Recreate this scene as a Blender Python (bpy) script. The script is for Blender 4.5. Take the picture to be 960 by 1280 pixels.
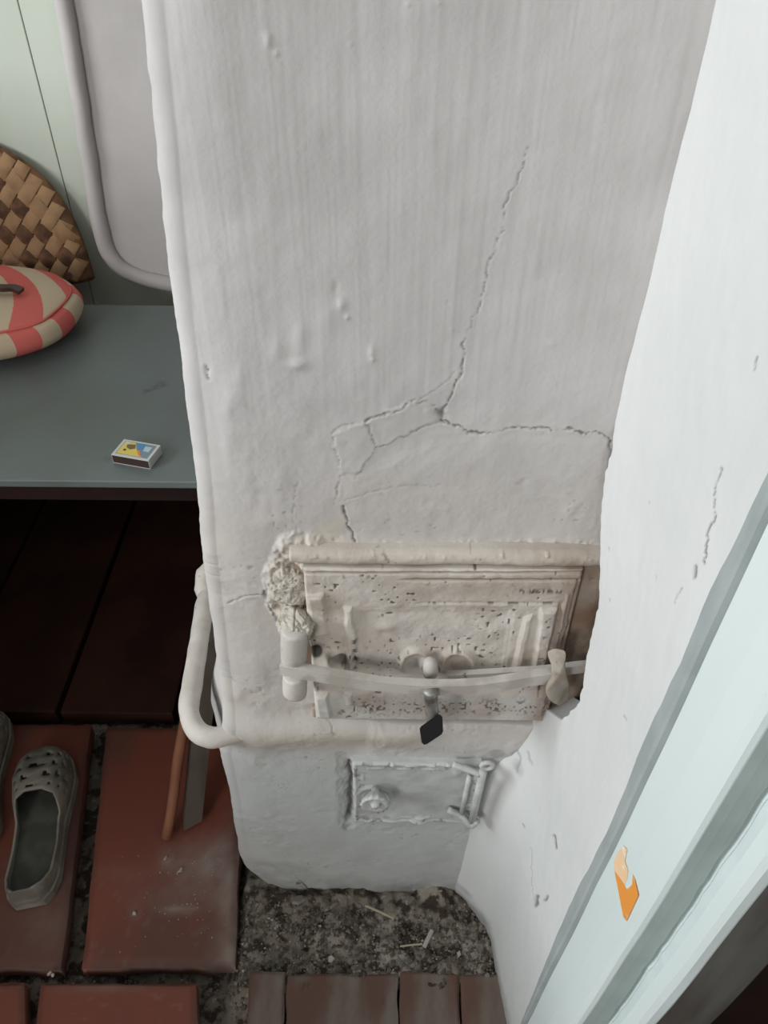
import bpy, bmesh, math, random
import numpy as np
from mathutils import Vector, Matrix

for o in list(bpy.data.objects): bpy.data.objects.remove(o)
S = bpy.context.scene
COL = S.collection

# ---------------------------------------------------------------- camera
F = 1000.0                       # focal length in pixels of the 960x1280 frame
PITCH = math.radians(41.5)
ROLL = 0.0088
CAM = Vector((0, -0.5, 1.16))
cp, sp = math.cos(PITCH), math.sin(PITCH)
R_ = Vector((1, 0, 0)); U_ = Vector((0, sp, cp)); F_ = Vector((0, cp, -sp))
cd = bpy.data.cameras.new('camera'); cam = bpy.data.objects.new('camera', cd); COL.objects.link(cam)
cr = (R_ + ROLL*U_).normalized(); cu = (U_ - ROLL*R_).normalized(); cb = -F_
cam.matrix_world = Matrix(((cr.x, cu.x, cb.x, CAM.x), (cr.y, cu.y, cb.y, CAM.y), (cr.z, cu.z, cb.z, CAM.z), (0, 0, 0, 1)))
cd.sensor_fit = 'VERTICAL'; cd.sensor_height = 36.0; cd.lens = 36.0*F/1280
cd.clip_start = 0.01
S.camera = cam

# ---------------------------------------------------------------- world, lights, exposure
S.view_settings.view_transform = 'Standard'
S.view_settings.look = 'None'
S.view_settings.gamma = 1.0
S.view_settings.use_curve_mapping = False
S.view_settings.exposure = 0.0
w = bpy.data.worlds.new('world'); S.world = w; w.use_nodes = True
bg = w.node_tree.nodes['Background']
bg.inputs[0].default_value = (0.75, 0.87, 1.0, 1); bg.inputs[1].default_value = 1.2

def area(name, loc, target, sx, sy, power, color):
    l = bpy.data.lights.new(name, 'AREA'); l.shape = 'RECTANGLE'; l.size = sx; l.size_y = sy
    l.energy = power; l.color = color
    o = bpy.data.objects.new(name, l); COL.objects.link(o); o.location = loc
    o.rotation_euler = (Vector(target) - Vector(loc)).to_track_quat('-Z', 'Y').to_euler()
    return o
# daylight coming in through the window in the left wall, and through the one behind
area('window_daylight', (-2.3, -0.55, 1.62), (0.0, -0.10, 0.95), 1.1, 0.7, 47, (0.93, 0.985, 1.0))
area('entry_daylight', (-1.45, -2.75, 1.70), (0.0, 0.0, 0.8), 1.0, 1.0, 33, (1.0, 0.945, 0.925))

# ---------------------------------------------------------------- helpers
def ray(px, py):
    u = (px-480)/F; v = (py-640)/F
    u2 = u + ROLL*v; v2 = v - ROLL*u
    return F_ + u2*R_ - v2*U_
def atY(px, py, Y=0.0):
    d = ray(px, py); return CAM + d*((Y-CAM.y)/d.y)
def atZ(px, py, Z=0.0):
    d = ray(px, py); return CAM + d*((Z-CAM.z)/d.z)
def project(X, Y, Z):            # arrays of points -> photograph pixels (to read feature positions off the photo)
    x = X-CAM.x; y = Y-CAM.y; z = Z-CAM.z
    dep = y*F_.y + z*F_.z
    a = x/dep; b = -(y*U_.y + z*U_.z)/dep
    u = a - ROLL*b; v = b + ROLL*a
    return 480+F*u, 640+F*v

_rng = np.random.RandomState(7)
_T = _rng.rand(257, 257)*2-1; _T[256] = _T[0]; _T[:, 256] = _T[:, 0]
def vn(x, y, seed=0):
    x = np.asarray(x)+seed*17.31; y = np.asarray(y)+seed*9.77
    xi = np.floor(x); yi = np.floor(y); fx = x-xi; fy = y-yi
    fx = fx*fx*(3-2*fx); fy = fy*fy*(3-2*fy)
    xi = xi.astype(int) % 256; yi = yi.astype(int) % 256
    a = _T[xi, yi]; b = _T[xi+1, yi]; c = _T[xi, yi+1]; d = _T[xi+1, yi+1]
    return (a*(1-fx)+b*fx)*(1-fy)+(c*(1-fx)+d*fx)*fy
def fbm(x, y, n=4, seed=0):
    s = 0; a = 1; t = 0
    for i in range(n):
        s = s+a*vn(x*2**i, y*2**i, seed+i*3); t += a; a *= .5
    return s/t
def sstep(a, b, x):
    t = np.clip((x-a)/(b-a), 0, 1); return t*t*(3-2*t)
def poly_dist(X, Y, pts):
    best = np.full(X.shape, 1e9)
    for (x0, y0), (x1, y1) in zip(pts[:-1], pts[1:]):
        dx, dy = x1-x0, y1-y0; L = dx*dx+dy*dy+1e-12
        t = np.clip(((X-x0)*dx+(Y-y0)*dy)/L, 0, 1)
        best = np.minimum(best, np.hypot(X-x0-t*dx, Y-y0-t*dy))
    return best
def inpoly(X, Y, pts):
    ins = np.zeros(X.shape, bool); n = len(pts); j = n-1
    for i in range(n):
        xi, yi = pts[i]; xj, yj = pts[j]
        if yi != yj:
            c = ((yi > Y) != (yj > Y)) & (X < (xj-xi)*(Y-yi)/(yj-yi)+xi)
            ins ^= c
        j = i
    return ins
def soft_in(X, Y, pts, w):       # 1 inside, falls to 0 over w outside
    d = poly_dist(X, Y, pts+[pts[0]]); i = inpoly(X, Y, pts)
    return np.where(i, 0.5+0.5*sstep(0, w, d), 0.5-0.5*sstep(0, w, d))

WL = {}
def wloc(p): return WL.get(p.name, Vector((0, 0, 0))) if p else Vector((0, 0, 0))
def empty(name, loc, **kw):
    o = bpy.data.objects.new(name, None); COL.objects.link(o); o.location = loc; o.empty_display_size = .05
    WL[o.name] = Vector(loc); tag(o, **kw); return o
def tag(o, label=None, cat=None, group=None, kind=None):
    if label: o['label'] = label
    if cat: o['category'] = cat
    if group: o['group'] = group
    if kind: o['kind'] = kind
    return o
def link(name, me, mat, parent, smooth):
    n = len(me.vertices); co = np.empty(n*3, np.float32); me.vertices.foreach_get('co', co); co = co.reshape(-1, 3)
    c = (co.min(0)+co.max(0))/2; c[2] = co[:, 2].min()
    me.vertices.foreach_set('co', (co-c).ravel())
    if mat: 
        for m in (mat if isinstance(mat, (list, tuple)) else [mat]): me.materials.append(m)
    if smooth: me.polygons.foreach_set('use_smooth', np.ones(len(me.polygons), bool))
    me.update()
    o = bpy.data.objects.new(name, me); COL.objects.link(o)
    cw = Vector([float(v) for v in c])
    if parent: o.parent = parent
    o.location = cw - wloc(parent)
    WL[o.name] = cw
    return o
def bmobj(name, bm, mat, parent=None, smooth=False):
    bmesh.ops.recalc_face_normals(bm, faces=bm.faces)
    me = bpy.data.meshes.new(name); bm.to_mesh(me); bm.free()
    return link(name, me, mat, parent, smooth)
def grid(name, X, Y, Z, mat, parent=None, attrs=None, smooth=True, flip=False):
    r, c = X.shape
    me = bpy.data.meshes.new(name)
    me.vertices.add(r*c); me.vertices.foreach_set('co', np.stack([X, Y, Z], -1).astype(np.float32).ravel())
    idx = np.arange(r*c).reshape(r, c)
    q = np.stack([idx[:-1, :-1], idx[:-1, 1:], idx[1:, 1:], idx[1:, :-1]], -1).reshape(-1, 4)
    if flip: q = q[:, ::-1]
    n = len(q); me.loops.add(n*4); me.polygons.add(n)
    me.loops.foreach_set('vertex_index', q.ravel().astype(np.int32))
    me.polygons.foreach_set('loop_start', (np.arange(n)*4).astype(np.int32))
    try: me.polygons.foreach_set('loop_total', np.full(n, 4, np.int32))
    except Exception: pass
    me.update(calc_edges=True); me.validate()
    for k, a in (attrs or {}).items():
        at = me.attributes.new(k, 'FLOAT', 'POINT'); at.data.foreach_set('value', np.asarray(a, np.float32).ravel())
    return link(name, me, mat, parent, smooth)

def hexa(bm, bot, top):
    vs = [bm.verts.new(p) for p in list(bot)+list(top)]; n = len(bot)
    bm.faces.new(vs[:n][::-1]); bm.faces.new(vs[n:])
    for i in range(n): bm.faces.new([vs[i], vs[(i+1) % n], vs[n+(i+1) % n], vs[n+i]])
    return vs
def box(bm, x0, x1, y0, y1, z0, z1, bev=0.0):
    vs = hexa(bm, [(x0, y0, z0), (x1, y0, z0), (x1, y1, z0), (x0, y1, z0)], [(x0, y0, z1), (x1, y0, z1), (x1, y1, z1), (x0, y1, z1)])
    if bev:
        es = list({e for v in vs for e in v.link_edges})
        bmesh.ops.bevel(bm, geom=es, offset=bev, segments=2, affect='EDGES', profile=.5)
def bevel_all(bm, off, seg=2):
    es = [e for e in bm.edges if len(e.link_faces) == 2 and e.calc_face_angle(0) > .5]
    bmesh.ops.bevel(bm, geom=es, offset=off, segments=seg, affect='EDGES', profile=.5)
def tube(bm, pts, rad, n=12, cap=True, sec=None, up=None):
    """pts list of Vectors; rad float or list; sec = list of (a,b) profile multipliers"""
    P = [Vector(p) for p in pts]; N = len(P)
    rad = rad if isinstance(rad, (list, tuple)) else [rad]*N
    sec = sec or [(math.cos(2*math.pi*k/n), math.sin(2*math.pi*k/n)) for k in range(n)]
    n = len(sec); rings = []; pu = Vector(up) if up else None
    for i in range(N):
        t = (P[min(i+1, N-1)]-P[max(i-1, 0)]).normalized()
        if pu is None:
            pu = Vector((0, 0, 1)) if abs(t.z) < .9 else Vector((1, 0, 0))
        a = (pu - t*pu.dot(t)).normalized(); b = t.cross(a)
        if not up: pu = a
        rings.append([bm.verts.new(P[i]+(a*s[0]+b*s[1])*rad[i]) for s in sec])
    for r0, r1 in zip(rings[:-1], rings[1:]):
        for k in range(n): bm.faces.new([r0[k], r0[(k+1) % n], r1[(k+1) % n], r1[k]])
    if cap: bm.faces.new(rings[0][::-1]); bm.faces.new(rings[-1])
def smooth_path(pts, k=6):
    P = [Vector(p) for p in pts]; out = []
    for i in range(len(P)-1):
        p0 = P[max(i-1, 0)]; p1 = P[i]; p2 = P[i+1]; p3 = P[min(i+2, len(P)-1)]
        for j in range(k):
            t = j/k
            out.append(.5*((2*p1)+(p2-p0)*t+(2*p0-5*p1+4*p2-p3)*t*t+(3*p1-p0-3*p2+p3)*t**3))
    out.append(P[-1]); return out
def lumpy(bm, amp, sc, seed=0):
    bm.normal_update()
    for v in bm.verts:
        a = float(fbm(np.array(v.co.x*sc+v.co.z*sc*.7), np.array(v.co.y*sc-v.co.z*sc*.6), 3, seed))
        v.co += v.normal*amp*a

# ---------------------------------------------------------------- materials
def mat(name, base, rough=.8, noise=None, attrs=(), bump=None, spec=.3, metal=0.0, stretch=(1, 1, 1)):
    """base colour; noise=(colour2, scale, lo, hi); attrs = [(attribute, colour, gain)]; bump=(scale, strength, distance)"""
    m = bpy.data.materials.new(name); m.use_nodes = True; nt = m.node_tree; N = nt.nodes; L = nt.links
    b = N['Principled BSDF']; b.inputs['Roughness'].default_value = rough; b.inputs['Metallic'].default_value = metal
    b.inputs['Specular IOR Level'].default_value = spec
    tc = N.new('ShaderNodeTexCoord'); mp = N.new('ShaderNodeMapping'); mp.inputs['Scale'].default_value = stretch
    L.new(tc.outputs['Object'], mp.inputs['Vector'])
    cur = N.new('ShaderNodeRGB'); cur.outputs[0].default_value = (*base, 1); cur = cur.outputs[0]
    def mixc(a, facsock, col):
        x = N.new('ShaderNodeMix'); x.data_type = 'RGBA'; L.new(facsock, x.inputs[0]); L.new(a, x.inputs[6]); x.inputs[7].default_value = (*col, 1)
        return x.outputs[2]
    for nz in ([noise] if noise and not isinstance(noise, list) else (noise or [])):
        c2, sc, lo, hi = nz
        t = N.new('ShaderNodeTexNoise'); t.inputs['Scale'].default_value = sc; t.inputs['Detail'].default_value = 5
        L.new(mp.outputs[0], t.inputs['Vector'])
        r = N.new('ShaderNodeMapRange'); r.inputs[1].default_value = lo; r.inputs[2].default_value = hi; r.interpolation_type = 'SMOOTHSTEP'
        L.new(t.outputs['Fac'], r.inputs[0]); cur = mixc(cur, r.outputs[0], c2)
    for an, col, gain in attrs:
        a = N.new('ShaderNodeAttribute'); a.attribute_name = an
        g = N.new('ShaderNodeMath'); g.operation = 'MULTIPLY'; g.use_clamp = True; g.inputs[1].default_value = gain
        L.new(a.outputs['Fac'], g.inputs[0]); cur = mixc(cur, g.outputs[0], col)
    L.new(cur, b.inputs['Base Color'])
    if bump:
        t = N.new('ShaderNodeTexNoise'); t.inputs['Scale'].default_value = bump[0]; t.inputs['Detail'].default_value = 6
        L.new(mp.outputs[0], t.inputs['Vector'])
        bp = N.new('ShaderNodeBump'); bp.inputs['Strength'].default_value = bump[1]; bp.inputs['Distance'].default_value = bump[2]
        L.new(t.outputs['Fac'], bp.inputs['Height']); L.new(bp.outputs[0], b.inputs['Normal'])
    return m
WA = [('warm', (.58, .52, .44), 1.0), ('cool', (.52, .55, .535), 1.0), ('rust', (.24, .15, .10), 1.0), ('dirt', (.055, .045, .035), 1.0)]
M = {}
M['stove'] = mat('whitewashed_clay', (.62, .60, .59), .75, ((.55, .53, .52), 9, .35, .7), WA, (260, .25, .001), .25)
M['wall'] = mat('white_plaster', (.70, .705, .695), .8, ((.66, .67, .66), 5, .4, .7), WA, (180, .15, .001), .2)
M['iron'] = mat('limewashed_iron', (.66, .62, .575), .7, [((.58, .53, .48), 30, .4, .62), ((.36, .30, .25), 90, .68, .76)], WA, (420, .35, .001), .3)
M['iron_low'] = mat('limewashed_iron_cool', (.56, .575, .56), .6, [((.44, .45, .43), 35, .42, .62)], WA, (400, .3, .001), .35)
M['ironbrown'] = mat('limewashed_iron_brownish', (.43, .385, .33), .7, [((.33, .28, .23), 40, .42, .6), ((.20, .15, .11), 100, .64, .72)], (), (420, .35, .001), .3)
M['ironbar'] = mat('limewashed_iron_bar', (.56, .53, .49), .65, [((.44, .40, .36), 35, .45, .62), ((.26, .21, .17), 110, .68, .75)], (), (420, .35, .001), .3)
M['blackiron'] = mat('soot_black', (.02, .018, .016), .8)
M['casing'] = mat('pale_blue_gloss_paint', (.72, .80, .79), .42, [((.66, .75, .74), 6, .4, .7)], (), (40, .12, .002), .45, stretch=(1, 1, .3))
M['casing_shade'] = mat('casing_shade_grey_green', (.36, .43, .41), .5, [((.30, .35, .33), 12, .4, .7)], (), (40, .15, .002), .4)  # darker copy of the casing paint, with the shade in it
M['jamb'] = mat('jamb_shade_grey_brown', (.13, .13, .115), .8, [((.09, .08, .07), 30, .4, .6)], (), (60, .3, .002), stretch=(1, 1, .15))  # dirty wood, darkened further to hold the shade on the jamb
M['red'] = mat('red_brown_floor_paint', (.20, .058, .036), .5, [((.13, .055, .042), 8, .4, .65)], [('warm', (.33, .28, .25), 1.0), ('dirt', (.05, .04, .034), 1.0)], (35, .2, .002), .35, stretch=(1, .3, 1))
M['reddust'] = mat('dusty_red_paint', (.13, .075, .06), .7, [((.20, .175, .15), 14, .38, .58), ((.07, .055, .045), 40, .6, .7)], (), (60, .4, .002), .2, stretch=(1, .5, 1))
M['darkfloor'] = mat('floorboard_shade_dark', (.055, .02, .014), .7, [((.035, .014, .01), 8, .4, .6)], (), (40, .3, .002), .2)  # floor colour darkened to hold the shade under the table
M['dirt'] = mat('ash_and_dirt', (.19, .165, .135), .95, [((.30, .27, .23), 11, .50, .66), ((.055, .043, .034), 45, .46, .58), ((.30, .28, .25), 120, .6, .72)], (), (150, .8, .003), .1)
M['chip'] = mat('plaster_chip', (.42, .39, .35), .9)
M['chipdark'] = mat('ash_crumb', (.11, .09, .075), .95)
M['straw'] = mat('straw', (.38, .34, .24), .8)
M['table'] = mat('grey_blue_table_paint', (.150, .178, .176), .38, [((.125, .145, .136), 4, .4, .7), ((.08, .085, .08), 14, .68, .76)], (), (60, .08, .001), .5)
M['tableedge'] = mat('table_edge_paint', (.09, .10, .10), .6)
M['green'] = mat('pale_green_wall_paint', (.66, .71, .62), .55, ((.60, .65, .56), 5, .4, .7), (), (30, .15, .002), .35, stretch=(1, 1, .2))
M['panel'] = mat('grey_white_plaster', (.60, .57, .56), .75, ((.54, .51, .50), 8, .4, .7), (), (60, .25, .002), .25)
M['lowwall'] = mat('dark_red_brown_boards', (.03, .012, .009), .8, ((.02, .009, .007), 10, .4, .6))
M['shoe'] = mat('worn_beige_rubber', (.30, .275, .23), .75, [((.20, .18, .15), 25, .45, .65)], (), (150, .2, .001), .3)
M['shoein'] = mat('grey_felt_insole', (.10, .098, .088), .9, ((.07, .068, .06), 25, .4, .6))
M['stick'] = mat('orange_brown_varnished_wood', (.30, .13, .075), .5, ((.22, .09, .05), 20, .4, .6), stretch=(1, 1, .2))
M['plank'] = mat('weathered_grey_wood', (.14, .115, .095), .85, ((.10, .08, .065), 20, .4, .6), stretch=(1, 1, .2))
M['rubber'] = mat('black_plastic', (.022, .022, .024), .45, spec=.5)
M['steel'] = mat('dull_grey_steel', (.34, .33, .31), .45, ((.16, .14, .12), 60, .45, .6), metal=.5)
M['orange'] = mat('orange_paint_film', (.85, .33, .06), .5, ((.90, .50, .22), 60, .5, .65))
M['peach'] = mat('scuffed_peach_film', (.88, .60, .36), .6, ((.85, .78, .68), 90, .5, .62))
M['cream'] = mat('cream_cloth', (.62, .50, .36), .95, bump=(500, .3, .0005), spec=.1)
M['pink'] = mat('coral_red_cloth', (.70, .165, .145), .95, bump=(500, .3, .0005), spec=.1)
M['tan'] = mat('tan_bast_strip', (.46, .285, .155), .7, ((.36, .21, .11), 30, .4, .65), bump=(90, .2, .001))
M['brown'] = mat('brown_bast_strip', (.23, .12, .06), .7, ((.10, .05, .03), 30, .4, .65), bump=(90, .2, .001))
M['strap'] = mat('dark_brown_leather', (.05, .024, .02), .4, spec=.5)
M['mwhite'] = mat('white_card', (.62, .61, .58), .7)
M['myellow'] = mat('yellow_print', (.72, .58, .14), .6)
M['mblue'] = mat('blue_print', (.10, .27, .48), .6)
M['mgrey'] = mat('slate_grey_print', (.22, .29, .35), .6)
M['mlight'] = mat('pale_blue_print', (.50, .62, .68), .6)
M['mdark'] = mat('brown_striker', (.05, .03, .025), .9)
M['morange'] = mat('orange_print', (.70, .28, .10), .6)
M['outer'] = mat('cream_room_wall', (.50, .49, .46), .8, ((.46, .45, .42), 3, .4, .6))
M['ceil'] = mat('white_ceiling', (.62, .62, .60), .8, ((.58, .58, .56), 3, .4, .6))
M['frame'] = mat('white_window_paint', (.70, .72, .70), .4)
M['light_blocker'] = mat('dark_brown_wood', (.06, .035, .022), .5, ((.04, .022, .015), 12, .4, .6))

# ---------------------------------------------------------------- shared profiles
XL_Z = [0, .07, .246, .337, .40, .487, .563, .66, .752, .894, 1.08, 2.4]
XL_X = [-.190, -.196, -.191, -.190, -.176, -.1715, -.168, -.1636, -.156, -.1495, -.137, -.10]
def xleft(z): return np.interp(z, XL_Z, XL_X)
XC_Z = [0, .25, .35, .50, .66, .81, 1.06, 2.4]
XC_X = [.143, .155, .162, .168, .172, .175, .174, .172]
def xcorn(z): return np.interp(z, XC_Z, XC_X)
SPLAY = .12
def xwall(y, z): return xcorn(z) + SPLAY*(-y)
def onW(px, py):
    d = ray(px, py); t = .5
    for _ in range(25):
        p = CAM+d*t; want = float(xwall(p.y, p.z)); t = want/d.x if abs(d.x) > 1e-6 else t
    return CAM+d*t

# ================================================================= MASONRY STOVE
stove = empty('masonry_stove', (0, .13, -.03), label='tall whitewashed clay stove column with cracked plaster and two iron doors', cat='stove')

CR = [  # plaster cracks: pixels in the photograph, half width px, strength
 ([(660,180),(655,210),(632,255),(628,290),(612,330),(600,385),(580,428)], .8, .45),
 ([(580,428),(577,465),(568,490),(556,510),(551,527)], 1.3, .75),
 ([(551,527),(565,530),(585,540),(602,542)], 1.5, .9),
 ([(602,542),(640,537)], .7, .4), ([(640,537),(670,536),(690,539)], 1.0, .8), ([(690,538),(712,538)], .6, .4),
 ([(710,537),(728,541)], 1.9, .95), ([(728,541),(745,540),(755,544),(763,553)], 1.0, .7),
 ([(552,520),(540,505),(524,503)], 1.0, .5), ([(522,500),(550,485),(575,463)], .7, .3),
 ([(455,525),(480,517),(500,513)], 1.1, .75), ([(500,513),(512,503),(520,500)], .8, .6),
 ([(455,525),(465,540),(471,560)], .8, .4), ([(471,560),(500,548),(530,535),(550,527)], .9, .45),
 ([(415,540),(425,530),(455,525)], .7, .3), ([(415,540),(420,565),(427,590),(418,630)], .8, .35),
 ([(428,632),(432,645),(438,660),(446,684)], 1.5, .9),
 ([(470,562),(456,580),(445,598)], .8, .35), ([(430,625),(470,612),(520,606),(560,610)], 1.0, .2),
 ([(284,756),(300,748),(318,741),(332,741)], .8, .6), ([(256,463),(261,480)], 1.3, .6),
 ([(372,600),(366,640),(372,668)], .7, .25), ([(415,672),(432,690)], .8, .4),
 ([(330,738),(338,755),(345,775)], 1.6, .8), ([(763,553),(764,575),(759,585)], 1.2, .6),
 ([(640,940),(652,934),(662,945)], 1.2, .4), ([(285,850),(300,855)], .8, .3),
 ([(395,870),(412,900),(420,912)], .9, .4),
]
BUMPS = [(335,50,5,9,.9),(345,67,3,3,.7),(510,6,3,3,.6),(548,4,3,3,.6),(438,56,2,2,.5),(427,380,6,8,1.2),(434,396,3,3,.9),(420,358,4,7,-.7),
 (465,440,4,9,.9),(466,448,2,2,.9),(372,455,12,7,1.6),(345,440,10,16,1.0),(375,420,9,20,.9),(410,395,14,20,.7),(258,468,4,8,-1.0),(290,500,16,18,1.0),
 (565,413,2,2,.5),(560,379,2,2,-.5),(690,430,8,6,.5),(300,470,8,12,.6),(445,545,22,26,.9),(490,535,26,14,.8),(550,490,18,12,.7),
 (655,602,4,3,-.7),(585,580,30,16,.5),(350,600,14,18,.5),(330,655,12,12,.7),(520,640,60,16,.6),(285,540,10,30,.8),(320,830,20,16,1.4),(295,870,14,10,2.2),
 (300,1010,22,30,.9),(360,1000,34,38,.8),(520,1070,50,20,.9),(420,1080,30,14,.6),(760,150,20,50,.4),(370,150,30,60,.5),(540,200,40,80,.4),(670,330,8,14,.5)]
rng = np.random.RandomState(3)

def face_fields(X, Z):
    """outward displacement (m) and colour attributes of the stove face at (X, Z), y=0"""
    U, V = project(X, np.zeros_like(X), Z)
    f = .0035*fbm(X*7, Z*5, 3, 1) + .0012*fbm(X*26, Z*18, 3, 2)
    up = sstep(560, 430, V)
    brush = vn(X*230, Z*9, 5)*.6+vn(X*480, Z*16, 6)*.4
    f += brush*(.00007+.00015*up)
    f += .00030*fbm(X*120, Z*110, 3, 8)*(1-up*.6)
    low = sstep(560, 640, V)
    f += .0010*fbm(X*70, Z*60, 3, 12)*sstep(.1, .5, fbm(X*22, Z*22, 2, 13))*(.25+low)
    for (bx, by, rx, ry, a) in BUMPS:
        f += a*.0011*np.exp(-((U-bx)/rx)**2-((V-by)/ry)**2)
    f -= .006*np.clip(1-(X-xleft(Z)-.016)/.035, 0, 1)**2
    dirt = np.zeros_like(X)
    jx = U+2.2*vn(U*.12, V*.12, 21)+1.2*vn(U*.35, V*.35, 22); jy = V+2.2*vn(U*.12, V*.12, 23)+1.2*vn(U*.35, V*.35, 24)
    for pts, wd, st in CR:
        x0 = min(p[0] for p in pts)-14; x1 = max(p[0] for p in pts)+14; y0 = min(p[1] for p in pts)-14; y1 = max(p[1] for p in pts)+14
        m = (U > x0) & (U < x1) & (V > y0) & (V < y1)
        if not m.any(): continue
        d = poly_dist(jx[m], jy[m], pts)
        wv = wd*(.75+.5*vn(U[m]*.2, V[m]*.2, 25))
        k = np.exp(-(d/np.maximum(wv, .3))**2)
        f[m] -= .0018*st*k; f[m] += .00022*st*np.exp(-((d-3.2)/2.6)**2)
        dirt[m] = np.maximum(dirt[m], k*st*.75)
    # a hollow where cracks meet
    k = np.exp(-((jx-551)/6)**2-((jy-519)/7)**2); f -= .004*k; dirt = np.maximum(dirt, .45*k)
    # replastered sheet between the crack and the fire door
    sheet = soft_in(jx, jy, [(432,600),(560,548),(760,552),(748,676),(446,684)], 5); f += .0004*sheet
    flake = soft_in(jx, jy, [(415,540),(455,525),(472,560),(450,590),(427,590)], 2); f += .0006*flake
    flake = soft_in(jx, jy, [(455,525),(512,503),(550,522),(500,548),(472,560)], 2); f += .0005*flake
    # broken clay around the left and top of the fire door
    clay = soft_in(jx, jy, [(352,672),(385,665),(400,676),(395,694),(382,712),(388,770),(392,795),(358,792),(338,756),(332,715),(344,690)], 6)
    lump = fbm(X*110, Z*100, 4, 31); pit = vn(X*300, Z*260, 33)
    f += clay*(.0065*lump+.0022*pit+.004)
    edge = poly_dist(jx, jy, [(372,704),(346,690),(334,715),(332,748),(345,772),(356,792)])
    dirt = np.maximum(dirt, .55*np.exp(-(edge/2.6)**2)*sstep(-.3, .5, vn(U*.1, V*.1, 40)))
    edge = poly_dist(jx, jy, [(348,700),(378,708),(383,745),(380,775)])
    dirt = np.maximum(dirt, .8*np.exp(-(edge/2.0)**2)*sstep(-.3, .4, vn(U*.1, V*.1, 41))); f -= .004*np.exp(-(edge/3)**2)
    crumb = np.exp(-((jy-684)/6.5)**2)*sstep(390, 420, U)*sstep(760, 745, U)
    f += crumb*(.0035*np.abs(fbm(X*150, Z*150, 3, 35)))
    g = np.exp(-((jy-689)/2.0)**2)*sstep(540, 570, U)*sstep(-.3, .3, vn(U*.06, V*.06, 43)); dirt = np.maximum(dirt, .8*g); f -= .003*g
    # recess in which the fire door frame sits
    rec = soft_in(U, V, [(392,700),(775,700),(740,905),(398,893)], 3); f = f*(1-rec)-.012*rec
    dirt = np.maximum(dirt, .85*rec)  # recess darkened evenly all over
    # plaster ledge over the buried rail, below the fire door
    d = poly_dist(U+1.5*vn(U*.03, V*.03, 26), V+2*vn(U*.03, V*.03, 27), [(262,905),(330,917),(430,913),(540,908),(566,900)])
    f += .0095*np.exp(-(d/17)**2)*sstep(600, 500, U)
    f += .004*soft_in(jx, jy, [(470,895),(690,897),(640,945),(470,938)], 14)
    # ash door surround
    rr = soft_in(jx, jy, [(592,952),(640,950),(628,1040),(590,1036)], 10); f -= .005*rr
    rr = soft_in(jx, jy, [(425,945),(437,948),(440,1030),(428,1028)], 6); f -= .004*rr
    k = np.exp(-((jx-437)/3.4)**2)*sstep(950, 958, V)*sstep(1030, 1022, V); f -= .006*k; dirt = np.maximum(dirt, .85*k)
    k = np.exp(-poly_dist(jx, jy, [(437,1026),(430,1034)])**2/9); dirt = np.maximum(dirt, .5*k)
    pits = sstep(.66, .85, vn(X*300, Z*280, 51))*sstep(.15, .6, vn(X*25, Z*25, 52))*low*.6
    dirt = np.maximum(dirt, pits*.45); f -= pits*.0008
    # base meets the floor: smudged with ash
    base = sstep(1085, 1118, V + 9*fbm(X*30, Z*30, 3, 61))
    warm = .55*sstep(500, 700, V)*sstep(960, 905, V)*(.6+.5*fbm(X*14, Z*14, 3, 71))
    warm = np.maximum(warm, clay*.9)
    band = np.exp(-((V-918)/18)**2)*sstep(560, 520, U)*sstep(275, 330, U); warm = np.maximum(warm, band*.8)
    blotch = soft_in(jx, jy, [(402,655),(428,640),(432,684),(395,690),(370,675)], 8); warm = np.maximum(warm, .75*blotch)
    cool = sstep(915, 985, V)*(.85+.3*fbm(X*10, Z*10, 2, 72))
    rust = .6*sstep(.25, .7, fbm(X*60, Z*60, 3, 81))*clay
    dirt = np.maximum(dirt, .55*base*(.6+.6*fbm(X*50, Z*50, 3, 62)))
    dirt = np.maximum(dirt, .16*sstep(1030, 1100, V)*sstep(-.2, .5, fbm(X*20, Z*28, 3, 63)))
    return f, np.clip(dirt, 0, 1), np.clip(warm, 0, 1), np.clip(cool, 0, 1), np.clip(rust, 0, 1)

zs = np.concatenate([np.arange(-.05, 1.13, .00105), np.linspace(1.15, 2.4, 30)])
nf = 360
tf = np.linspace(1, 0, nf)                       # right -> left along the face
rc = .015
ang = np.linspace(0, math.pi/2, 14)[1:]
fl = np.linspace(0, 1, 50)[1:]
Zg = np.repeat(zs[:, None], nf+len(ang)+len(fl)+1, 1)
xl = xleft(zs)[:, None]; xr = (.255)
FX = (xl+rc) + (xr-(xl+rc))*tf[None, :]
FZ = Zg[:, :nf]
f, di, wa, co, ru = face_fields(FX, FZ)
fy = -f
# base corner rounds off near the floor
cx = (xl+rc) - rc*np.sin(ang)[None, :]; cy = rc - rc*np.cos(ang)[None, :]
Za = np.repeat(zs[:, None], len(ang), 1)
nz = .0022*fbm(cy*30+cx*9, Za*16, 3, 91)+.0007*fbm(cy*120, Za*90, 3, 92)
f0 = f[:, -1:]
k = 1-np.sin(ang)[None, :]
cyy = cy-f0-nz*(1-k)*.5*np.cos(ang)[None, :]; cxx = cx-nz*(1-k)
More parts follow.
